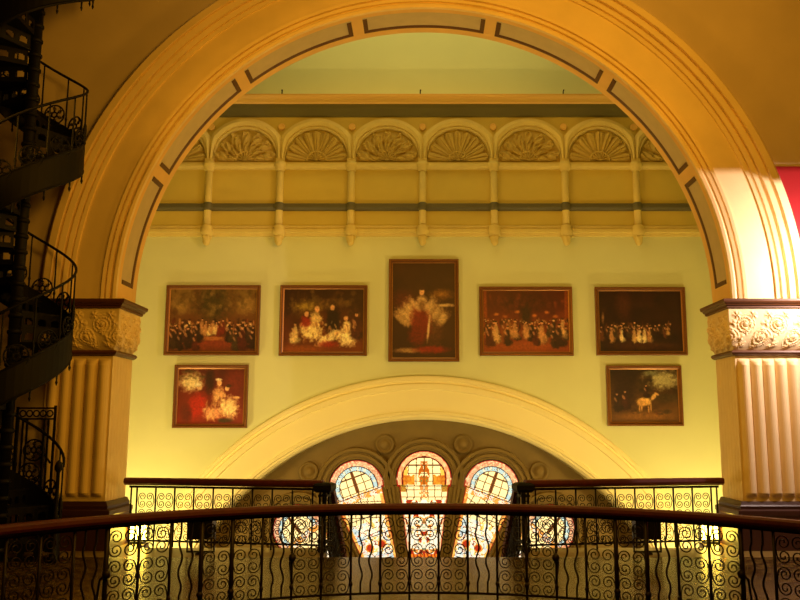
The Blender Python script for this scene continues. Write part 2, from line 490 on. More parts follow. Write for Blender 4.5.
for i in range(8):
    x = P0+DX*(-4+i+.5); loc = (x, YW-.05, 7.30)
    if i < 2:
        t = thing('shell_lunette', loc, LL[i], 'lunette', 'shell lunettes in the frieze of the end wall')
        am.build('arch_moulding', M['upper'], t); ft[i % 2].build('shell_relief', M['shell'], t, loc=(0, -.015, -.04))
        tag(bossm.build('boss', M['orange'], t, loc=(.75, -.01, .72)), 'small round orange boss')
        protos.append(t)
    else: copy_tree(protos[i % 2], loc, label=LL[i])
for x, lb in ((-3.0, 'small dark hook on the cornice, nearest to the spiral staircase'), (-.08, 'small dark hook on the cornice above the central portrait'), (2.94, 'small dark hook on the cornice above the ballroom painting')):
    h = MB(); h.tube([(0, 0, 0), (0, 0, .07), (.01, -.03, .10), (0, -.06, .08)], .013, 5); h.box(-.03, .03, -.03, .03, -.005, .01)
    tag(h.build('cornice_hook', M['iron'], loc=(x, YW-.33, 8.632)), lb, 'hook', 'hooks on the cornice', 'thing')

# great lunette arch over the windows
hub = (0, -3.3)
bigp = [(6.03, 17.0), (6.03, 16.93), (6.0, 16.90), (5.94, 16.88), (5.93, 16.92), (5.89, 16.92), (5.86, 16.86), (5.76, 16.84), (5.74, 16.885), (5.70, 16.885), (5.32, 16.885), (5.31, 16.84),
        (5.25, 16.82), (5.24, 16.87), (5.20, 16.87), (5.15, 16.93), (5.15, 17.55), (5.6, 17.55), (5.6, 17.0)]
struct(MB().sweep(bigp, hub[1], R(1), R(179), 96).build('trim_8', M['cream']), 'wide cream moulded arch over the stained glass windows')
k_ = 17.5/17.; HZ = 1.7+(hub[1]-1.7)*k_
b = MB()
for ad in (-29.5, -9.6, 9.6, 29.5):
    ca_, sa_ = cos(R(ad)), sin(R(ad)); rws = []
    for q in (2.0, 4.0):
        w_ = q*math.tan(R(9.7))-.565*.90*q/4.02-.065
        rws.append([(q*sa_+x*ca_, y, HZ+q*ca_-x*sa_) for x, y in ((-w_, YL+.05), (-w_, YL-.10), (-w_+.03, YL-.125), (w_-.03, YL-.125), (w_, YL-.10), (w_, YL+.05))])
    b.loft(rws)
b.sweep([(.001, YL), (5.45, YL), (5.45, YL+.3), (.001, YL+.3)], HZ, R(-2), R(182), 60)
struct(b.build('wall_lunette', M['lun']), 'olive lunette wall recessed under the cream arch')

def noise2(x, y, s):
    def h(i, j): 
        n = sin(i*127.1+j*311.7+s*74.7)*43758.5453; return n-floor(n)
    i, j = floor(x), floor(y); u, v = x-i, y-j; u = u*u*(3-2*u); v = v*v*(3-2*v)
    return (h(i, j)*(1-u)+h(i+1, j)*u)*(1-v)+(h(i, j+1)*(1-u)+h(i+1, j+1)*u)*v
def fbm(x, y, s): return .5*noise2(x, y, s)+.3*noise2(x*2.1, y*2.1, s+3)+.2*noise2(x*4.3, y*4.3, s+7)

# stained glass windows -------------------------------------------------
def mixg(a, b, t): t = max(0, min(1, t)); return tuple(a[q]*(1-t)+b[q]*t for q in range(3))
def glass_colour(kind, x, s, s0, r):
    """x across, s from the hub, s0 head centre, r head radius; returns sRGB"""
    d = hypot(x, s-s0); a = atan2(s-s0, x)
    cream = (255, 236, 172); pink = (240, 170, 110); red = (150, 30, 14); gold = (235, 165, 30)
    blue = (170, 205, 215); white = (255, 250, 225); green = (90, 120, 60); dark = (96, 66, 34)
    hw = r*.93*(s/s0)**1.0 if s < s0 else r
    v = s0-s
    if s >= s0-.12:
        if d > r*.95: return red
        if kind == 0:
            if d > r*.80: return mixg((252, 222, 160), (216, 134, 84), fbm(abs(a-pi/2)*9, d*40, 3)*1.6-.3)
            if d > r*.75: return red
        else:
            if d > r*.77: return mixg((244, 214, 166), (176, 108, 76), fbm(a*16, d*46, 3)*1.9-.45)
            if d > r*.75: return dark
            if d > r*.61: return (blue if int(a*8+30) % 3 else (206, 216, 196)) if (a*8 % 1) < .9 else dark
            if d > r*.59: return (130, 60, 40)
        if kind == 0:
            if abs(x) < .10*(1-abs(v+.10)/.5)+.02 and -.36 < v < .12 and fbm(abs(x)*20+3, s*20, 6) > .36: return mixg((214, 130, 30), (150, 70, 22), fbm(abs(x)*26, s*26, 2))
            if abs(x)+abs(v-.02) < .10: return green if abs(x)+abs(v-.02) > .05 else (230, 235, 230)
            if abs(v-.02) < .06+.09*fbm(abs(x)*9, s*9, 4) and abs(x) > .20: return mixg((245, 190, 60), (176, 92, 24), fbm(abs(x)*22, s*22, 5)*1.3-.1)
            if abs(x) > .34 and -.3 < v: return (245, 190, 80)
        else:
            t = abs(x*.35+v-.12)
            if abs(x) < .03 and v < .1: return (120, 70, 30)
        g = (s*6.2 % 1) < .13 or ((x+.5)*6 % 1) < .12
        return dark if g else cream
    # lower light
    e = abs(x)/max(hw, .01)
    if e > .93: return red
    if v > .5 and (abs(x*1.7+.3-(v % .42)) < .012): return (60, 50, 36)
    if kind == 0:
        if v < .42:
            if abs(x) < .09 and .12 < v < .38 and fbm(abs(x)*18, s*18, 9) > .45: return (215, 140, 70)
            if e > .72 and v < .26: return mixg((245, 196, 70), (130, 84, 28), fbm(abs(x)*22, s*22, 8)*1.4-.2)
            g = (s*7 % 1) < .13 or ((x+.5)*7 % 1) < .12
            return dark if g else cream
        if v > 1.5: 
            return (220, 120, 30) if (x*14+s*3) % 1 < .6 else (150, 40, 20)
        if e > .86: return mixg((250, 215, 160), (224, 150, 100), fbm(x*14, s*14, 2)*1.4-.3)
        w = fbm(abs(x)*13, s*9, 11); w2 = fbm(abs(x)*12+5, s*8+3, 12)
        sw = abs(sin(9*hypot(abs(x)-.15, ((v*1.9) % 1-.5)*.55)*3.2+2*atan2(((v*1.9) % 1-.5), abs(x)-.15)))
        if sw < .16: return (84, 74, 46)
        if w2 > .66: return (168, 48, 24)
        if w2 > .60 or v > 1.38 and w > .5: return mixg((250, 200, 90), (220, 130, 50), w)
        if w < .33: return (116, 146, 120)
        if w > .66: return (250, 216, 150)
        return white
    else:
        if v < .26:
            w = fbm(x*15, s*15, 14)
            return mixg((250, 206, 100), (200, 120, 50), w) if w > .50 else ((158, 56, 34) if .40 < w < .43 else (236, 228, 206))
        if e > .80: return mixg((248, 206, 100), (196, 116, 50), fbm(x*20, s*14, 15)*1.6-.3)
        if v < .72:
            g = ((s+x*.3)*6 % 1) < .12 or ((x+.5-s*.2)*7 % 1) < .12
            return dark if g else cream
        dx, dv = abs(x)-.13, v-1.22
        q = hypot(dx, dv)
        if q < .065: return (165, 50, 24)
        if q < .09: return (225, 150, 60)
        sw = abs(sin(q*34+1.5*atan2(dv, dx)))
        if sw < .18: return (66, 70, 58)
        w = fbm(x*13+2, s*13, 16)
        if w > .60: return (186, 212, 222)
        if w < .34: return (246, 200, 100)
        if .50 < w < .53: return (176, 60, 34)
        return white

def window(idx, ang, rho, r, kind, label):
    rho *= k_; r *= k_
    root = bpy.data.objects.new('window_%d' % idx, None); COL.objects.link(root)
    root.location = (0, YL-.02, HZ); root.rotation_euler = (0, ang, 0); struct(root, label)
    s_low = 2.45
    hw = lambda s: r*.90*s/rho
    # glass as a mosaic
    ny, nx = 140, 60; v = []; f = []; cols = []
    top = rho+r
    fine = []
    for i in range(ny+1):
        s = s_low+(top-s_low)*i/ny
        w = hw(s)
        if s > rho-r*.3:
            w2 = sqrt(max(0, r*r-(s-rho)**2)); w = w2 if s > rho else max(w, w2) if s > rho-r*.37 else w
        for j in range(nx+1):
            x = w*(2*j/nx-1); v.append((x, 0, s)); fine.append((x, s))
    for i in range(ny):
        for j in range(nx):
            a = i*(nx+1)+j; f.append((a, a+1, a+nx+2, a+nx+1))
            cx = sum(fine[q][0] for q in f[-1])/4; cs = sum(fine[q][1] for q in f[-1])/4
            c = lin(glass_colour(kind, cx, cs, rho, r)); cols += [(*c, 1)]*4
    me = bpy.data.meshes.new('stained_glass'); me.from_pydata(v, [], f); me.update()
    ca = me.color_attributes.new('paint', 'FLOAT_COLOR', 'CORNER')
    ca.data.foreach_set('color', [q for c in cols for q in c])
    me.materials.append(M['glass'])
    g = bpy.data.objects.new('stained_glass', me); COL.objects.link(g); g.parent = root
    # leading
    L = MB()
    pts = [(hw(s_low), -.012, s_low)]
    a0 = atan2(-.30, .93)
    outl = [(r*cos(a0+(pi-2*a0)*i/28), -.012, rho+r*sin(a0+(pi-2*a0)*i/28)) for i in range(29)]
    path = [(hw(s_low), -.012, s_low)]+outl+[(-hw(s_low), -.012, s_low)]
    L.tube(path, .016, 4)
    for q in ((.78,) if kind == 0 else (.76, .60)):
        L.tube([(r*q*cos(a0+(pi-2*a0)*i/24), -.008, rho+r*q*sin(a0+(pi-2*a0)*i/24)) for i in range(25)], .009, 4)
    for s in (rho-.14*1, rho-.62, rho-1.02):
        L.tube([(-hw(s), -.008, s), (hw(s), -.008, s)], .011, 4)
    L.tube([(0, -.008, rho-.3), (0, -.008, rho+r*.75)], .008, 4)
    L.build('leading', M['lead'], root)
    # moulded surround: ring round the head, splayed mullion faces
    S = MB()
    prof = [(r+.01, 0), (r+.01, -.07), (r+.05, -.07), (r+.06, -.12), (r+.12, -.12), (r+.13, -.07), (r+.16, -.07), (r+.17, -.13), (r+.235, -.15), (r+.25, -.10), (r+.25, .02), (r+.01, .02)]
    aa = R(-14); rows = []
    for i in range(37):
        a = aa+(pi-2*aa)*i/36
        rows.append([(q*cos(a), y, rho+q*sin(a)) for q, y in prof])
    S.loft(rows)
    for sgn in (1, -1):
        rws = []
        for s in (s_low-.9, rho-r*.26):
            w = hw(s); o = s*math.tan(R(9.7))-w-.062
            rws.append([(sgn*(w+q), y, s) for q, y in ((.005, .02), (.005, -.06), (.025, -.06), (.03, -.11), (.05+o*.3, -.11), (.05+o*.35, -.07), (.05+o*.5, -.07), (.055+o*.55, -.135), (.06+o, -.135), (.06+o, .02))])
        S.loft(rws)
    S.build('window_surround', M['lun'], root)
    sill = MB(); sill.box(-hw(s_low)-.05, hw(s_low)+.05, -.14, .02, s_low-.16, s_low); sill.build('window_sill', M['lun'], root)
    return root
WL = [(0, 3.97, .565, 0, 'central stained glass window with round head, upright and tallest of the fan'),
      (R(-19.6), 4.02, .565, 1, 'tilted stained glass window with blue ring head, beside the central one toward the spiral staircase'),
      (R(19.6), 4.02, .565, 1, 'tilted stained glass window with blue ring head, beside the central one toward the white lit pier'),
      (R(-40.0), 3.90, .50, 1, 'outer stained glass window seen behind the iron balustrade toward the spiral staircase'),
      (R(40.0), 3.90, .50, 1, 'outer stained glass window seen behind the iron balustrade toward the white lit pier')]
for i, (a, rho, r, kd, lb) in enumerate(WL): window(i+1, a, rho, r, kd, lb)
# round bosses between the window heads
ros = MB(); ros.loft([[(r*cos(2*pi*j/24), y, r*sin(2*pi*j/24)) for j in range(24)] for r, y in ((.20, 0), (.20, -.05), (.16, -.07), (.15, -.03), (.10, -.03), (.08, -.07), (.03, -.08))], smooth=True)
r0 = None
RL = ['round plaster roundel beside the central window head, on the spiral staircase side', 'round plaster roundel beside the central window head, on the white lit pier side',
      'outermost round plaster roundel above the window fan on the spiral staircase side', 'outermost round plaster roundel above the window fan on the white lit pier side']
for i, (a, q) in enumerate(((-9.6, 4.86), (9.6, 4.86), (-29.3, 4.86), (29.3, 4.86))):
    loc = (q*sin(R(a)), YL-.002, HZ+q*cos(R(a)))
    if r0 is None: r0 = ros.build('roundel', M['lun'], loc=loc); o = r0
    else: o = link_copy(r0, loc=loc)
    tag(o, RL[i], 'roundel', 'roundels over the stained glass', 'thing')

# ------------------------------------------------------------------ paintings
class Pic:
    def __init__(s, w, h, asp, seed): s.w, s.h, s.asp, s.seed = w, h, asp, seed; s.px = [[(30, 15, 8)]*w for _ in range(h)]
    def fill(s, fn):
        for j in range(s.h):
            for i in range(s.w): s.px[j][i] = fn((i+.5)/s.w*s.asp, (j+.5)/s.h)
    def blob(s, cx, cy, rx, ry, c, soft=.35, al=1., rag=.25, rot=0.):
        R_ = max(rx, ry)*(1.5+soft)
        for j in range(max(0, int((cy-R_)*s.h)), min(s.h, int((cy+R_)*s.h)+1)):
            for i in range(max(0, int((cx-R_)/s.asp*s.w)), min(s.w, int((cx+R_)/s.asp*s.w)+1)):
                x, y = (i+.5)/s.w*s.asp-cx, (j+.5)/s.h-cy
                x, y = x*cos(rot)+y*sin(rot), -x*sin(rot)+y*cos(rot)
                d = hypot(x/rx, y/ry)+rag*(fbm(i*.35, j*.35, s.seed)-.5)*2
                a = al*max(0, min(1, (1+soft*.5-d)/soft))
                if a > 0:
                    k = .75+.5*fbm(i*.5+9, j*.5, s.seed+2)
                    o = s.px[j][i]; s.px[j][i] = tuple(o[q]*(1-a)+min(255, c[q]*k)*a for q in range(3))
    def fig(s, x, y, h, robe, skin=(196, 140, 96), wide=.20, hair=(44, 24, 14)):
        """a small soft upright figure, foot at y, height h"""
        dk = tuple(q*.62 for q in robe)
        s.blob(x+h*.04, y+h*.16, h*wide*1.15, h*.17, dk, .6, .9, .5)
        s.blob(x-h*.02, y+h*.30, h*wide*.85, h*.28, robe, .6, .85, .6)
        s.blob(x, y+h*.62, h*wide*.5, h*.17, tuple(q*.85 for q in robe), .6, .9, .5)
        s.blob(x-h*.08, y+h*.60, h*.05, h*.12, skin, .7, .6, .4, rot=.5)
        s.blob(x, y+h*.87, h*.055, h*.07, skin, .5, .9, .3)
        s.blob(x+h*.01, y+h*.93, h*.06, h*.04, hair, .6, .9, .3)
    def dabs(s, x0, x1, y0, y1, n, cols, rx=.012, ry=.03, al=.8):
        r_ = random.Random(s.seed*31+n)
        for _ in range(n):
            s.blob(r_.uniform(x0, x1), r_.uniform(y0, y1), rx*r_.uniform(.6, 1.5), ry*r_.uniform(.5, 1.5), r_.choice(cols), .7, al*r_.uniform(.5, 1), .5, rot=r_.uniform(-.4, .4))

def painting(name, x0, x1, z0, z1, paint, label, seed, hi=110):
    w, h = x1-x0, z1-z0
    root = thing('framed_painting', ((x0+x1)/2, YW, z0), label, 'painting', 'framed paintings on the green end wall')
    b = MB(); fw = .07
    # moulded frame: four mitred sides
    sec = [(0, 0), (0, -.09), (.015, -.105), (.04, -.10), (.055, -.07), (fw, -.06), (fw, 0)]
    corners = [(-w/2, 0, 1, 1), (w/2, 0, -1, 1), (w/2, h, -1, -1), (-w/2, h, 1, -1)]
    rings = [[(cx+sx*d, y, cz+sz*d) for d, y in sec] for cx, cz, sx, sz in corners]
    b.loft(rings+[rings[0]], cap=False); b.build('frame', M['frame'], root)
    sl = MB(); i0, i1 = fw-.002, fw+.012
    cr = [(-w/2, 0, 1, 1), (w/2, 0, -1, 1), (w/2, h, -1, -1), (-w/2, h, 1, -1)]
    rings = [[(cx+sx*d, y, cz+sz*d) for d, y in ((i0, -.058), (i1, -.05), (i1, 0), (i0, 0))] for cx, cz, sx, sz in cr]
    sl.loft(rings+[rings[0]], cap=False); sl.build('gilt_slip', M['gilt'], root)
    cw, ch = w-2*fw, h-2*fw
    nx = hi; ny = max(20, int(hi*ch/cw)); P = Pic(nx, ny, cw/ch, seed); paint(P, cw/ch)
    v = [(-cw/2+cw*i/nx, -.04, fw+ch*j/ny) for j in range(ny+1) for i in range(nx+1)]
    f = []; cols = []
    for j in range(ny):
        for i in range(nx):
            a = j*(nx+1)+i; f.append((a, a+1, a+nx+2, a+nx+1)); cols += [(*lin(tuple(min(255, q*1.12) for q in P.px[j][i])), 1)]*4
    me = bpy.data.meshes.new('canvas'); me.from_pydata(v, [], f); me.update()
    ca = me.color_attributes.new('paint', 'FLOAT_COLOR', 'CORNER'); ca.data.foreach_set('color', [q for c in cols for q in c])
    me.materials.append(M['canvas'])
    o = bpy.data.objects.new('canvas', me); COL.objects.link(o); o.parent = root
    return root

def mixc(a, b, t): t = max(0, min(1, t)); return tuple(a[q]*(1-t)+b[q]*t for q in range(3))
rnd = random.Random(11)
def crowd(P, xs, y, h, cols, jit=.03):
    for x in xs:
        P.fig(x+rnd.uniform(-jit, jit), y+rnd.uniform(-.03, .03), h*rnd.uniform(.8, 1.15), rnd.choice(cols), wide=rnd.uniform(.14, .24))
DK = [(44, 22, 16), (34, 16, 12), (74, 26, 18), (54, 34, 22), (60, 44, 26)]
WM = [(120, 60, 30), (150, 96, 50), (90, 40, 22), (176, 120, 70)]
PL = [(222, 188, 126), (200, 156, 98), (232, 206, 150), (180, 128, 80)]
def pA(P, A):
    P.fill(lambda x, y: mixc((84, 40, 20), (112, 84, 40), (y-.3)*1.6+.6*(fbm(x*6, y*6, 1)-.5)))
    P.blob(A*.12, .74, A*.12, .10, (150, 116, 58), 1., .7, .5, rot=-.6); P.blob(A*.88, .74, A*.10, .12, (150, 116, 58), 1., .7, .5, rot=.6)
    P.blob(A*.50, .78, A*.17, .26, (56, 46, 20), .8, .9, .5); P.blob(A*.30, .82, A*.06, .22, (84, 56, 24), .8, .8); P.blob(A*.70, .82, A*.06, .22, (84, 56, 24), .8, .8)
    P.dabs(0, A, .60, 1, 120, [(60, 44, 20), (96, 70, 32), (130, 100, 52), (70, 40, 20)], .03, .04, .5)
    P.blob(A*.5, .13, A*.5, .10, (120, 46, 26), .9, .8, .4); P.blob(A*.5, .21, A*.14, .03, (160, 96, 50), .7, .8)
    P.dabs(0, A, .34, .50, 110, DK+WM, .016, .035)
    crowd(P, [A*(.38+.24*i/6) for i in range(7)], .27, .24, PL+[(110, 36, 24)], .01)
    crowd(P, [A*(.04+.30*i/9) for i in range(10)], .16, .32, DK); crowd(P, [A*(.66+.30*i/8) for i in range(9)], .14, .34, DK)
    P.dabs(0, A*.36, .40, .46, 26, PL, .008, .012, .7); P.dabs(A*.66, A, .40, .46, 22, PL, .008, .012, .7)
    crowd(P, [A*q for q in (.06, .13, .22, .29, .78, .86, .95)], .04, .36, DK)
def pB(P, A):
    P.fill(lambda x, y: mixc((104, 46, 20), (48, 24, 12), y*1.3+.7*(fbm(x*5, y*5, 2)-.5)))
    P.blob(A*.32, .72, A*.17, .09, (158, 130, 52), 1.1, .85, .6); P.blob(A*.64, .78, A*.17, .06, (112, 80, 36), 1., .7, .6)
    P.dabs(A*.05, A*.95, .55, .95, 70, [(60, 34, 16), (84, 52, 22), (44, 22, 12), (110, 84, 38)], .035, .05, .5)
    P.blob(A*.62, .45, .10, .26, (30, 16, 12), .6, .9, .4); P.blob(A*.61, .70, .035, .045, (196, 144, 96), .5)
    P.blob(A*.34, .33, .17, .13, (226, 200, 138), .6, .95, .5, rot=-.3); P.blob(A*.40, .50, .09, .11, (214, 180, 118), .6, .9, .5); P.blob(A*.42, .68, .04, .05, (204, 150, 104), .5)
    P.blob(A*.28, .47, .08, .09, (132, 34, 24), .7, .9, .5); P.blob(A*.29, .60, .035, .04, (200, 146, 100), .5)
    P.fig(A*.15, .14, .34, (216, 184, 124), wide=.22)
    P.blob(A*.54, .20, .16, .07, (232, 210, 152), .6, .9, .5, rot=.5); P.blob(A*.68, .30, .13, .06, (214, 184, 130), .7, .9, .5)
    P.blob(A*.80, .22, .14, .12, (234, 212, 158), .6, .9, .5); P.blob(A*.79, .40, .06, .09, (220, 190, 134), .6); P.blob(A*.78, .53, .035, .04, (200, 146, 100), .5)
    P.blob(A*.56, .13, A*.11, .05, (132, 34, 22), .8, .9, .5); P.fig(A*.91, .2, .45, (70, 32, 22)); P.blob(A*.25, .05, A*.25, .05, (140, 72, 30), 1., .7)
    P.dabs(A*.22, A*.9, .15, .5, 60, PL+[(120, 60, 30), (160, 110, 64)], .014, .03, .6)
def pC(P, A):
    P.fill(lambda x, y: mixc((40, 17, 11), (60, 30, 15), fbm(x*5, y*4, 3)*1.2))
    P.blob(A*.78, .665, .09, .04, (150, 100, 40), 1.5, .8, .5); P.blob(A*.18, .60, .12, .09, (76, 26, 17), 1.1, .9)
    P.blob(A*.82, .55, .10, .016, (186, 154, 102), .8, .9, .4)
    for q in range(9):                                  # pale spreading drapery folds either side
        t = q/8
        P.blob(A*(.36-.22*t), .50-.10*t, .030, .13-.03*t, mixc((206, 172, 116), (150, 112, 68), (q*37 % 10)/10), .8, .85, .35, rot=.35+.5*t)
        P.blob(A*(.58+.20*t), .50-.13*t, .028, .13-.02*t, mixc((200, 166, 110), (140, 102, 62), (q*53 % 10)/10), .8, .85, .35, rot=-.25-.5*t)
    P.blob(A*.66, .27, .09, .12, (74, 38, 22), .7, .9, .4)
    P.blob(A*.45, .37, .10, .16, (106, 24, 16), .6, .95, .25, rot=.15); P.blob(A*.39, .23, .08, .09, (92, 22, 15), .7, .9, .3)
    P.blob(A*.575, .31, .012, .12, (214, 186, 136), .9, .85, .2, rot=-.1)
    P.blob(A*.47, .58, .055, .075, (190, 152, 102), .7, .9, .3); P.blob(A*.47, .55, .035, .05, (112, 74, 44), .8, .8, .3)
    P.blob(A*.38, .55, .024, .07, (186, 146, 98), .7, .85, .25, rot=.5); P.blob(A*.57, .55, .022, .07, (186, 146, 98), .7, .85, .25, rot=-.6)
    P.blob(A*.47, .690, .026, .038, (200, 148, 102), .5, 1, .1); P.blob(A*.47, .728, .030, .018, (58, 30, 17), .6, 1, .1)
    P.blob(A*.26, .08, .13, .024, (160, 122, 76), .9, .85, .4); P.blob(A*.62, .09, .16, .035, (126, 28, 18), .9, .9, .4)
def pD(P, A):
    P.fill(lambda x, y: mixc((124, 52, 22), (74, 24, 15), y*1.2+.5*(fbm(x*6, y*6, 5)-.5)))
    P.blob(A*.5, .80, A*.32, .16, (58, 20, 14), .7, .9, .3); P.blob(A*.5, .60, A*.06, .16, (44, 24, 20), .9)
    for q in (.16, .26, .4, .6, .74, .84): P.blob(A*q, .61+.04*sin(q*20), .035, .022, (186, 110, 50), 1.1, .8, .5)
    for q in (.03, .97): P.blob(A*q, .6, .03, .5, (136, 60, 26), .7, .8)
    P.dabs(0, A, .5, .9, 60, [(90, 34, 20), (120, 50, 26), (60, 22, 14)], .03, .05, .4)
    P.blob(A*.5, .10, A*.4, .07, (140, 66, 28), .9, .8)
    P.dabs(0, A, .30, .52, 130, DK+WM, .016, .04); crowd(P, [A*(.06+.88*i/15) for i in range(16)], .22, .28, DK+WM)
    P.dabs(0, A, .47, .53, 40, PL, .008, .012, .7)
    for x, h in ((.15, .38), (.37, .32), (.50, .30), (.68, .38), (.92, .34)): P.fig(A*x, .14 if h > .35 else .22, h, rnd.choice([(206, 160, 104), (186, 132, 84)]), wide=.2)
    crowd(P, [A*q for q in (.06, .27, .60, .80, .87)], .10, .36, DK)
def pE(P, A):
    P.fill(lambda x, y: mixc((28, 13, 9), (54, 23, 14), fbm(x*5, y*5, 6)*1.1))
    P.blob(A*.3, .75, A*.08, .2, (72, 32, 18), 1.1, .7); P.blob(A*.55, .1, A*.35, .06, (66, 32, 18), 1., .8)
    P.dabs(A*.02, A*.85, .26, .46, 110, DK+WM, .014, .04, .6)
    crowd(P, [A*(.04+.8*i/15) for i in range(16)], .20, .26, DK+[(96, 52, 32)], .02)
    for x in (.15, .27, .42, .48, .54, .60): P.fig(A*x, .15, .27, rnd.choice(PL), wide=.15)
    P.dabs(A*.1, A*.85, .38, .43, 26, PL, .007, .011, .7)
    P.fig(A*.82, .27, .16, (170, 130, 80)); P.blob(A*.05, .55, .02, .08, (150, 110, 70), .8, .7)
def pF(P, A):
    P.fill(lambda x, y: mixc((124, 34, 20), (72, 24, 16), y*.9+.6*(fbm(x*5, y*5, 8)-.5)))
    P.blob(A*.2, .76, A*.17, .15, (206, 186, 140), .8, .95, .5); P.dabs(A*.02, A*.36, .80, .98, 22, [(54, 40, 20), (90, 70, 38)], .04, .02, .7)
    P.blob(A*.48, .78, .08, .2, (44, 20, 13), .8, .9, .4); P.blob(A*.85, .78, .16, .18, (104, 34, 22), .9, .9, .4)
    P.blob(A*.30, .33, A*.13, .22, (160, 32, 22), .6, .95, .3, rot=-.3); P.blob(A*.14, .2, .1, .16, (80, 24, 16), .8, .8)
    P.blob(A*.32, .66, .05, .055, (190, 150, 110), .5); P.blob(A*.30, .71, .055, .035, (210, 196, 170), .7)
    P.blob(A*.62, .50, .11, .16, (214, 164, 112), .7, .9, .5); P.blob(A*.77, .30, .15, .18, (236, 206, 152), .7, .95, .5, rot=.3); P.blob(A*.54, .20, .15, .11, (220, 158, 116), .8, .9, .5)
    P.blob(A*.62, .74, .045, .055, (222, 170, 124), .4, 1, .15); P.blob(A*.61, .80, .06, .025, (214, 192, 160), .6); P.blob(A*.74, .64, .04, .045, (222, 170, 124), .4, 1, .15); P.blob(A*.76, .69, .045, .03, (64, 32, 18), .5)
    P.blob(A*.88, .48, .07, .022, (220, 172, 122), .7); P.dabs(A*.4, A*.95, .1, .5, 46, PL+[(150, 70, 44), (110, 44, 28)], .014, .045, .6); P.blob(A*.72, .07, .12, .04, (64, 46, 26), .8)
def pG(P, A):
    P.fill(lambda x, y: mixc((96, 60, 25), (36, 21, 12), y*1.0+.7*(fbm(x*5, y*5, 9)-.5)))
    P.blob(A*.78, .80, A*.22, .15, (160, 150, 108), .9, .95, .5); P.blob(A*.60, .92, A*.10, .05, (106, 104, 76), .9); P.dabs(A*.42, A*.66, .58, .86, 40, [(52, 36, 18), (34, 22, 12)], .03, .03, .8)
    P.blob(A*.2, .58, A*.16, .36, (40, 20, 12), .8, .9, .3); P.blob(A*.82, .46, A*.2, .08, (58, 42, 22), .9, .9); P.blob(A*.5, .12, A*.35, .07, (124, 80, 36), .9, .8)
    P.blob(A*.50, .39, .13, .07, (218, 168, 96), .6, .95, .4); P.blob(A*.46, .36, .08, .06, (190, 140, 78), .7); P.blob(A*.635, .475, .035, .08, (214, 166, 96), .6, .9, .3, rot=-.6); P.blob(A*.68, .53, .045, .022, (210, 160, 92), .6, .9, .2, rot=-.5)
    for q, l in (.425, .0), (.455, .03), (.555, .0), (.59, .03): P.blob(A*q, .25+l, .011, .08, (186, 134, 76), .6, .9, .2)
    P.dabs(A*.3, A*.8, .14, .26, 24, DK+[(120, 78, 36)], .03, .015, .6)
    P.fig(A*.22, .24, .38, (60, 26, 18)); P.fig(A*.10, .2, .38, (44, 24, 16)); P.fig(A*.53, .46, .26, (46, 22, 16)); P.blob(A*.82, .2, .08, .04, (60, 40, 22), .7)
painting('', -5.32, -3.38, 3.15, 4.60, pA, 'landscape format painting of a crowd under trees, upper one nearest to the spiral staircase', 1)
painting('', -2.97, -1.17, 3.14, 4.60, pB, 'landscape format painting of a group in pale dresses on dark brown ground', 2)
painting('', -.73, .72, 3.02, 5.15, pC, 'tall portrait of a seated figure in white and dark red, highest on the wall', 3, 90)
painting('', 1.14, 3.06, 3.14, 4.57, pD, 'reddish brown landscape format painting of a crowded hall, beside the tall portrait', 4)
painting('', 3.53, 5.39, 3.15, 4.56, pE, 'very dark landscape format painting with a thin row of pale figures', 5)
painting('', -5.08, -3.58, 1.68, 2.95, pF, 'smaller painting with vivid red and a pale sky patch, below the park crowd painting', 6, 90)
painting('', 3.71, 5.24, 1.72, 2.94, pG, 'smaller dark painting with a pale animal under a cloudy sky, below the darkest painting', 7, 90)

# ------------------------------------------------------------------ balustrades
def c_scroll(cx, cz, sgn, w=.107, sc=1.):
    """C shaped scroll, spine on the outer side, both ends curling to the middle"""
    rs, d = .050*sc, .046*sc
    xc = .052*sc
    def spiral(up):
        pts = []
        n = 22; turns = 1.55
        for i in range(n+1):
            u = i/n; ph = pi-2*pi*turns*u; r = rs*(1-u)**.75*.86+.007
            pts.append((xc and (sgn*(-xc+ -r*-cos(ph)) if False else sgn*(xc - r*cos(ph)*-1 if False else xc+r*-cos(ph))), up*(d+r*sin(ph))))
        return pts
    top = spiral(1); bot = spiral(-1)
    # spiral starts on the outer side
    mid = [(sgn*(xc+rs*.93+.012*sc*cos(pi/2*t)), -d*t*-1) for t in (-.6, 0, .6)]
    path = bot[::-1]+[(mid[i][0], mid[i][1]) for i in range(3)]+top
    return [(cx+x, 0, cz+z) for x, z in path]
def scroll_panel(width, zs, sc=1., r=.0075):
    b = MB()
    for z in zs:
        for s in (1, -1): b.tube(c_scroll(0, z, s, sc=sc), r, 4)
    for z in [(a+c)/2 for a, c in zip(zs[:-1], zs[1:])]:
        b.box(-width/2, width/2, -.005, .005, z-.005, z+.005) if False else None
    return b
def bar(h0, h1, r=.012, wav=0.):
    b = MB(); n = 26 if wav else 1
    b.tube([(wav*sin(4*pi*max(0, min(1, (i/n-.15)/.7))), 0, h0+(h1-h0)*i/n) for i in range(n+1)], r, 6)
    if not wav:
        b.lathe([(r, h0+.24*(h1-h0)), (r*1.7, h0+.27*(h1-h0)), (r, h0+.30*(h1-h0))], n=6)
    return b

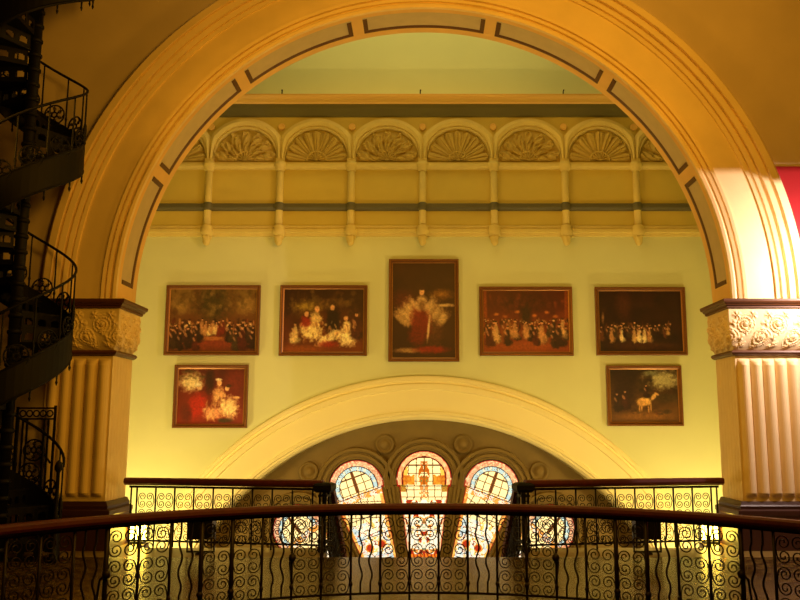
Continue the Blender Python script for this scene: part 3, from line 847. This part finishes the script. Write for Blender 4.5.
# front, curved round the well
fb = thing('curved_balustrade', (0, CY, 0), 'curved iron balustrade with red brown timber handrail ringing the round well, closest to the camera', 'balustrade')
CELL = .0755; NC = 17
def arcsec(prof, a0, a1, n=60):
    return MB().loft([[((RR+dr)*sin(a), (RR+dr)*cos(a), z) for dr, z in prof] for a in [a0+(a1-a0)*i/n for i in range(n+1)]])
AX = CELL*(NC+.5)
arcsec([(-.04, .885), (-.05, .90), (-.065, .91), (-.072, .93), (-.066, .957), (-.04, .972), (.04, .972), (.066, .957), (.072, .93), (.065, .91), (.05, .90), (.04, .885)], -AX, AX).build('handrail', M['wood'], fb)
arcsec([(-.014, .866), (-.014, .887), (.014, .887), (.014, .866)], -AX, AX).build('top_rail', M['ironb'], fb)
arcsec([(-.013, .135), (-.013, .155), (.013, .155), (.013, .135)], -AX, AX).build('bottom_rail', M['ironb'], fb)
pm = scroll_panel(.27, [.255, .49, .735], 1.17, .0066); bm_ = bar(0, .87, .0125); wm = bar(.14, .87, .0095, .016); pom = bar(0, .88, .02)
first = {}
def put(key, name, mb, a, m='ironb', r=RR):
    loc = (r*sin(a), r*cos(a), 0)
    if key not in first:
        o = mb.build(name, M[m], fb, loc); o.rotation_euler.z = -a; first[key] = o
    else: link_copy(first[key], fb, loc, -a)
for i in range(-NC, NC+2):
    a = (i-.5)*CELL
    big = (i % 9) in (0, 1) and abs(i) > 4
    put('post' if abs(i-.5) in (6.5, 7.5, 10.5) else 'bar', 'baluster', pom if abs(i-.5) in (6.5, 7.5, 10.5) else bm_, a)
for i in range(-NC, NC+1):
    a = i*CELL
    if i % 3 == 2 or (i < 0 and (-i) % 3 == 2):
        pass
    j = abs(i) % 3
    if j == 2:
        for q in (-.17, .17): put('wavy', 'wavy_bar', wm, a+q*CELL)
    else: put('panel', 'scroll_panel', pm, a)
for a in (-10.5, -4.5, 4.5, 10.5):
    s = 1 if a > 0 else -1
    stb = MB(); stb.tube([(0, -.01, .50), (0, .10, .44), (-.04*s, .22, .28), (-.06*s, .30, .0)], .011, 6)
    stb.loft([[(r*cos(2*pi*j/10), -.02+r*sin(2*pi*j/10), .50+z) for j in range(10)] for r, z in ((.008, -.04), (.03, -.022), (.036, 0), (.03, .022), (.008, .04))], smooth=True)
    o = stb.build('stay', M['ironb'], fb, ((RR+.0)*sin(a*CELL), RR*cos(a*CELL), 0)); o.rotation_euler.z = -a*CELL

# rear pair
def rear_rail(s, label):
    A = (s*1.43, 11.86); B = (s*4.30, 12.40)
    L = hypot(B[0]-A[0], B[1]-A[1]); rz = atan2(B[1]-A[1], B[0]-A[0])
    r = thing('gallery_balustrade', (A[0], A[1], 0), label, 'balustrade', 'straight balustrades beside the stair opening', rz)
    hb = MB(); hb.loft([[(x, y, z) for y, z in ((-.04, .865), (-.05, .88), (-.07, .89), (-.078, .92), (-.07, .955), (-.04, .968), (.04, .968), (.07, .955), (.078, .92), (.07, .89), (.05, .88), (.04, .865))] for x in (-.02, L+.06)])
    hb.build('handrail', M['wood'], r)
    MB().box(0, L, -.014, .014, .825, .856).build('top_rail', M['iron'], r)
    MB().box(0, L, -.014, .014, .07, .095).build('bottom_rail', M['iron'], r)
    n = 9; c0 = .13; cw = (L-c0-.12)/n
    p0 = b0 = None
    sp = scroll_panel(cw, [.20, .42, .65], 1.12, .0066); bb_ = bar(0, .84, .0125)
    for i in range(n+1):
        x = c0+cw*i
        if b0 is None: b0 = bb_.build('baluster', M['iron'], r, (x, 0, 0))
        else: link_copy(b0, r, (x, 0, 0))
        if i < n:
            if p0 is None: p0 = sp.build('scroll_panel', M['iron'], r, (x+cw/2, 0, 0))
            else: link_copy(p0, r, (x+cw/2, 0, 0))
    link_copy(b0, r, (L-.03, 0, 0))
    # openwork newel at the stair end
    nw = MB()
    for dx in (-.115, -.035): 
        for dy in (-.08, .08): nw.box(dx-.014+.03, dx+.014+.03, dy-.014, dy+.014, 0, .83)
    for z in (.02, .12, .74): nw.box(-.11, .02, -.10, .10, z, z+.03)
    for z in (.24, .44, .62):
        nw.tube([(-.045+.036*cos(2*pi*q/12), -.09, z+.07*sin(2*pi*q/12)) for q in range(13)], .008, 4)
    nwo = nw.build('newel_post', M['iron'], r)
    cp = MB(); cp.loft([[(-.045-o*1, -o, z), (-.045+o, -o, z), (-.045+o, o, z), (-.045-o, o, z)] for o, z in ((.09, .80), (.11, .82), (.13, .84), (.13, .90), (.11, .92), (.08, .935))])
    cp.build('newel_cap', M['iron'], nwo)
    return r
rear_rail(-1, 'straight scrollwork balustrade with dark handrail, between the stair opening and the pier by the staircase')
rear_rail(1, 'straight scrollwork balustrade with dark handrail, between the stair opening and the white lit pier')
# rails going down with the stairs
def stair_rail(s, label):
    x = s*1.33; r = thing('stair_balustrade', (x, 12.04, 0), label, 'balustrade', 'balustrades descending with the stairs')
    sl = -.62; L = 2.6
    hb = MB(); hb.loft([[(dx, y, z+y*sl) for dx, z in ((-.05, .80), (-.07, .86), (-.04, .90), (.04, .90), (.07, .86), (.05, .80))] for y in (.0, L)]); hb.build('handrail', M['wood'], r)
    b2 = MB(); b2.loft([[(dx, y, z+y*sl) for dx, z in ((-.02, -.02), (-.02, .03), (.02, .03), (.02, -.02))] for y in (0, L)]); b2.build('bottom_rail', M['iron'], r)
    p0 = None; q0 = None
    for i in range(12):
        y = .1+i*.21
        if p0 is None: 
            bb = MB(); bb.tube([(0, 0, 0), (0, 0, .82)], .013, 6); p0 = bb.build('baluster', M['iron'], r, (0, y, y*sl))
            ss = MB()
            for zz in (.40,): ss.tube([(0, .1+.06*cos(2*pi*q/12), zz-.06+.24*sin(2*pi*q/12)) for q in range(13)], .009, 4)
            q0 = ss.build('ring_panel', M['iron'], r, (0, y, y*sl))
        else:
            link_copy(p0, r, (0, y, y*sl)); link_copy(q0, r, (0, y, y*sl))
    return r
stair_rail(-1, 'dark balustrade sloping down with the stairs, on the spiral staircase side of the opening')
stair_rail(1, 'dark balustrade sloping down with the stairs, on the white lit pier side of the opening')

# ------------------------------------------------------------------ floodlights
def flood(x, y, label, lit):
    r = thing('floodlight', (x, y, 0), label, 'floodlight', 'glowing floodlights beside the piers' if lit else 'black box floodlights on the floor')
    if not lit:
        b = MB()
        w = .17
        b.loft([[(-w+o, -.10, z0), (w-o, -.10, z0), (w-o, .12, z0+.03), (-w+o, .12, z0+.03)] for o, z0 in ((.02, .20), (0, .22), (0, .47), (.02, .49))]); b.build('housing', M['black'], r)
        y_ = MB(); y_.box(-w-.02, -w-.004, -.02, .02, .03, .37); y_.box(w+.004, w+.02, -.02, .02, .03, .37); y_.box(-w-.02, w+.02, -.02, .02, .02, .04); y_.box(-.05, .05, -.08, .08, 0, .02); y_.build('yoke', M['black'], r)
        g = MB(); g.box(-w+.03, w-.03, .09, .135, .27, .47); g.build('lens', M['darktrim'], r)
    else:
        b = MB(); b.box(-.135, .135, .03, .12, .05, .28); b.box(-.10, .10, -.04, .12, 0, .03); b.box(-.02, .02, .04, .08, .02, .08); b.build('housing', M['black'], r)
        g = MB(); g.loft([[(a*.125, .025-.05*sqrt(max(0, 1-q*q)), .165+q*.11) for a in (-1, 1)] for q in [-1+2*i/10 for i in range(11)]], closed=False, cap=False)
        g.box(-.125, .125, .0, .03, .06, .27)
        tag(g.build('glowing_lens', M['lamp'], r), 'glowing yellow white lens')
    return r
flood(-3.03, 11.64, 'black box floodlight standing on the floor behind the curved balustrade, toward the spiral staircase', False)
flood(3.03, 11.64, 'black box floodlight standing on the floor behind the curved balustrade, toward the white lit pier', False)
flood(-4.235, 12.64, 'glaring lit floodlight on the floor at the foot of the pier by the spiral staircase', True)
flood(4.235, 12.64, 'glaring lit floodlight on the floor at the foot of the white lit pier', True)

# ------------------------------------------------------------------ spiral staircase
SX, SY, SR, PITCH = -5.46, 11.0, .71, 2.60
sp = thing('spiral_staircase', (SX, SY, 0), 'black cast iron spiral staircase with pierced risers and round scroll panels', 'staircase')
NS = 12; NT = 44; ST = PITCH/NS; DA = 2*pi/NS
pole = MB(); pole.lathe([(.075, 0), (.075, 9.7)], n=16)
for i in range(NT): pole.lathe([(.076, ST*i+.10), (.092, ST*i+.12), (.092, ST*i+.15), (.076, ST*i+.17)], n=16)
pole.build('centre_pole', M['iron'], sp)
td = MB(); a0, a1 = -DA*.56, DA*.56
def wedge(z0, z1):
    out = [(SR*cos(a0+(a1-a0)*i/6), SR*sin(a0+(a1-a0)*i/6)) for i in range(7)]
    inn = [(.07*cos(a1), .07*sin(a1)), (.07*cos(a0), .07*sin(a0))]
    return [[(x, y, z) for x, y in out+inn] for z in (z0, z1)]
td.loft(wedge(-.03, 0))
rs_ = MB()   # pierced riser plate standing under the leading edge, radial
nx, ny = 30, 10; h = ST-.03; x0, x1 = .09, SR-.01
def solid(i, j):
    if i < 0 or j < 0 or i >= nx or j >= ny: return False
    u = (i+.5)/nx*3; v = (j+.5)/ny
    c = u % 1
    return not (hypot((c-.5)/.34, (v-.22)/.52) < 1 and v > .22)
t_ = .008
for i in range(nx):
    for j in range(ny):
        if not solid(i, j): continue
        xa, xb = x0+(x1-x0)*i/nx, x0+(x1-x0)*(i+1)/nx; za, zb = h*j/ny, h*(j+1)/ny
        rs_.add([(xa, -t_, za), (xb, -t_, za), (xb, -t_, zb), (xa, -t_, zb)], [(0, 1, 2, 3)]); rs_.add([(xa, t_, za), (xb, t_, za), (xb, t_, zb), (xa, t_, zb)], [(3, 2, 1, 0)])
        for di, dj, e in ((1, 0, [(xb, za), (xb, zb)]), (-1, 0, [(xa, zb), (xa, za)]), (0, 1, [(xb, zb), (xa, zb)]), (0, -1, [(xa, za), (xb, za)])):
            if not solid(i+di, j+dj):
                (p, q), (p2, q2) = e; rs_.add([(p, -t_, q), (p2, -t_, q2), (p2, t_, q2), (p, t_, q)], [(0, 1, 2, 3)])
bl = MB(); bl.lathe([(.004, -.37), (.018, -.33), (.01, -.30), (.013, -.27), (.013, .30), (.02, .33), (.013, .36), (.011, .90), (.011, .96)], n=7)
md = MB()   # round scroll panel in the x-z plane
md.tube([(.145*cos(2*pi*q/28), 0, .145*sin(2*pi*q/28)) for q in range(29)], .012, 5)
md.tube([(.035*cos(2*pi*q/12), 0, .035*sin(2*pi*q/12)) for q in range(13)], .009, 4)
for k in range(6):
    a = 2*pi*k/6; cx, cz = .088*cos(a), .088*sin(a)
    md.tube([(cx+.046*cos(a+2*pi*q/14*1.0), 0, cz+.046*sin(a+2*pi*q/14)) for q in range(12)], .008, 4)
    md.tube([(.088*cos(a+.52)+.022*cos(2*pi*q/8), 0, .088*sin(a+.52)+.022*sin(2*pi*q/8)) for q in range(9)], .006, 4)
    md.tube([(.04*cos(a+.5), 0, .04*sin(a+.5)), (.09*cos(a+.52), 0, .09*sin(a+.52)), (.14*cos(a+.5), 0, .14*sin(a+.5))], .008, 4)
src = {}
def sput(key, mb, loc, rz):
    if key not in src: src[key] = mb.build(key, M['iron'], sp, loc); src[key].rotation_euler.z = rz
    else: link_copy(src[key], sp, loc, rz)
for i in range(NT):
    a = DA*(i+.5); z = ST*(i+1)
    sput('tread', td, (0, 0, z), a)
    sput('riser', rs_, (0, 0, z-ST), a-DA*.5)
    sput('baluster', bl, (SR*cos(a), SR*sin(a), z), a)
    am_ = a+DA*.5
    sput('scroll_medallion', md, ((SR-.005)*cos(am_), (SR-.005)*sin(am_), z+ST*.5+.30), am_+pi/2)
helix = lambda r, z, n: [(r*cos(DA*(i*NT/n+.5)), r*sin(DA*(i*NT/n+.5)), ST*(i*NT/n+1)+z) for i in range(n+1)]
n = NT*4
hr = MB(); hr.tube(helix(SR, .965, n), .019, 7); hr.build('handrail', M['iron'], sp)
sg = MB(); sg.loft([[((SR+dr)*cos(DA*(NT*i/n)), (SR+dr)*sin(DA*(NT*i/n)), ST*(NT*i/n+.5)+z) for dr, z in ((-.012, -.24), (.012, -.24), (.022, -.22), (.012, -.20), (.012, .18), (.022, .20), (.012, .22), (-.012, .22))] for i in range(n+1)])
sg.build('stringer', M['iron'], sp)
nwp = MB(); nwp.lathe([(.05, 0), (.05, .08), (.03, .1), (.025, .5), (.04, .55), (.025, .6), (.022, 1.12), (.045, 1.16), (.05, 1.2), (.035, 1.25), (.005, 1.28)], (.0, 0), 12)
nwp.build('newel_post', M['iron'], sp, (SR+.05, -.12, 0))

# iron gate behind the foot of the staircase
gt = thing('iron_gate', (-5.74, 11.80, 0), 'black iron gate with round scroll panel, at the foot of the spiral staircase', 'gate')
fr = MB(); W_ = .56
fr.box(0, .03, -.015, .015, 0, 1.98); fr.box(W_-.03, W_, -.015, .015, 0, 2.0)
for z in (1.80, 1.95, .55, .08): fr.box(0, W_, -.012, .012, z, z+.025)
fr.build('gate_frame', M['iron'], gt)
rg = None
for i in range(5):
    x = .09+i*.095
    if rg is None:
        b = MB(); b.tube([(.042*cos(2*pi*q/14), 0, .042*sin(2*pi*q/14)) for q in range(15)], .011, 5); rg = b.build('frieze_ring', M['iron'], gt, (x, 0, 1.888))
    else: link_copy(rg, gt, (x, 0, 1.888))
vb = None
for x in (.10, .16, .40, .46):
    if vb is None:
        b = MB(); b.box(-.012, .012, -.01, .01, .08, 1.81); vb = b.build('gate_bar', M['iron'], gt, (x, 0, 0))
    else: link_copy(vb, gt, (x, 0, 0))
for z in (1.38, .84):
    o = link_copy(src['scroll_medallion'], gt, (.28, 0, z), 0); o.name = 'scroll_medallion'
MB().tube([(.36, 0, 1.42), (.52, 0, 1.20)], .014, 5).build('brace', M['iron'], gt)
# small box on the wall
wbx = MB(); wbx.box(-.05, .05, -.04, 0, -.06, .06); wbx.box(-.03, .03, -.05, -.04, -.03, .03)
# ------------------------------------------------------------------ unseen hood added to block the washer light upward and sideways
hd = MB()
LX, LY, LZ = 6.0, 10.95, 3.95
PY = (11.93-LY)*.26; PZ = (5.40-LZ)*.26
hd.box(LX-.66, LX+1.4, LY-.30, LY-.26, LZ-.45, LZ+PZ+.02)
hd.box(LX-.66, LX+1.4, LY-.30, LY+PY, LZ+PZ, LZ+PZ+.02)
hd.box(LX-.68, LX-.66, LY-.30, LY+.245, LZ-1.3, LZ+PZ+.02)
struct(hd.build('added_lamp_hood', M['black']), None)

# ------------------------------------------------------------------ lights
def light(name, typ, loc, energy, col, rot=None, **kw):
    l = bpy.data.lights.new(name, typ); l.energy = energy; l.color = col
    for k, v in kw.items(): setattr(l, k, v)
    o = bpy.data.objects.new(name, l); COL.objects.link(o); o.location = loc
    if rot: o.rotation_euler = rot
    return o
def aim(o, target):
    from mathutils import Vector
    d = Vector(target)-o.location; o.rotation_euler = d.to_track_quat('-Z', 'Y').to_euler(); return o
SOD = (1, .45, .03); YEL = (1, .70, .23)
light('washer_lamp', 'POINT', (LX, LY, LZ), 420, (1, .76, .66), shadow_soft_size=.012)
for s in (-1, 1):
    light('corner_fill', 'POINT', (s*5.6, 15.3, -.5), 270, YEL, shadow_soft_size=.2)  # fixtureless lights added near the end wall to brighten its lower corners
    aim(light('box_flood', 'SPOT', (s*3.22, 12.35, .55), 340, YEL, spot_size=R(120), spot_blend=.9, shadow_soft_size=.10), (s*1.5, 17, 4.5))
aim(light('hall_fill', 'AREA', (0, 14.2, 11.6), 200, (1, .82, .28), size=6.), (0, 16, 5))  # soft overhead fill added for the end wall and frieze
aim(light('high_fill', 'AREA', (4.0, 6.0, 9.6), 200, SOD, size=2.2), (1.0, 12, 6))  # unseen area light added up high to give the arch its orange light
aim(light('soffit_fill_spot', 'SPOT', (-6.6, 8.8, 6.0), 900, SOD, spot_size=R(72), spot_blend=.7, shadow_soft_size=.5), (4.6, 12.4, 4.6))  # pair of added spots, each brightening the opposite soffit and pier side
aim(light('soffit_fill_spot', 'SPOT', (6.6, 8.8, 6.0), 750, SOD, spot_size=R(72), spot_blend=.7, shadow_soft_size=.5), (-4.6, 12.4, 4.6))
aim(light('front_fill', 'AREA', (0.6, 4.5, 5.6), 205, SOD, size=1.6), (-2.0, 12.4, 5.5))  # added frontal fill for the arch face, no fixture

w = bpy.data.worlds.new('World'); SC.world = w; w.use_nodes = True
w.node_tree.nodes['Background'].inputs['Color'].default_value = (1, .55, .2, 1)
w.node_tree.nodes['Background'].inputs['Strength'].default_value = .02

# ------------------------------------------------------------------ camera
cam = bpy.data.cameras.new('Camera'); cam.sensor_width = 36; cam.lens = 36*830/800.; cam.shift_x = -24/800.
co = bpy.data.objects.new('Camera', cam); COL.objects.link(co); co.location = (0, 0, 1.7)
co.rotation_euler = (pi/2+math.atan(127/830.), 0, 0); cam.clip_start = .05
SC.camera = co
SC.view_settings.view_transform = 'Standard'; SC.view_settings.look = 'None'
SC.view_settings.exposure = 0.; SC.view_settings.gamma = 1.; SC.view_settings.use_curve_mapping = False
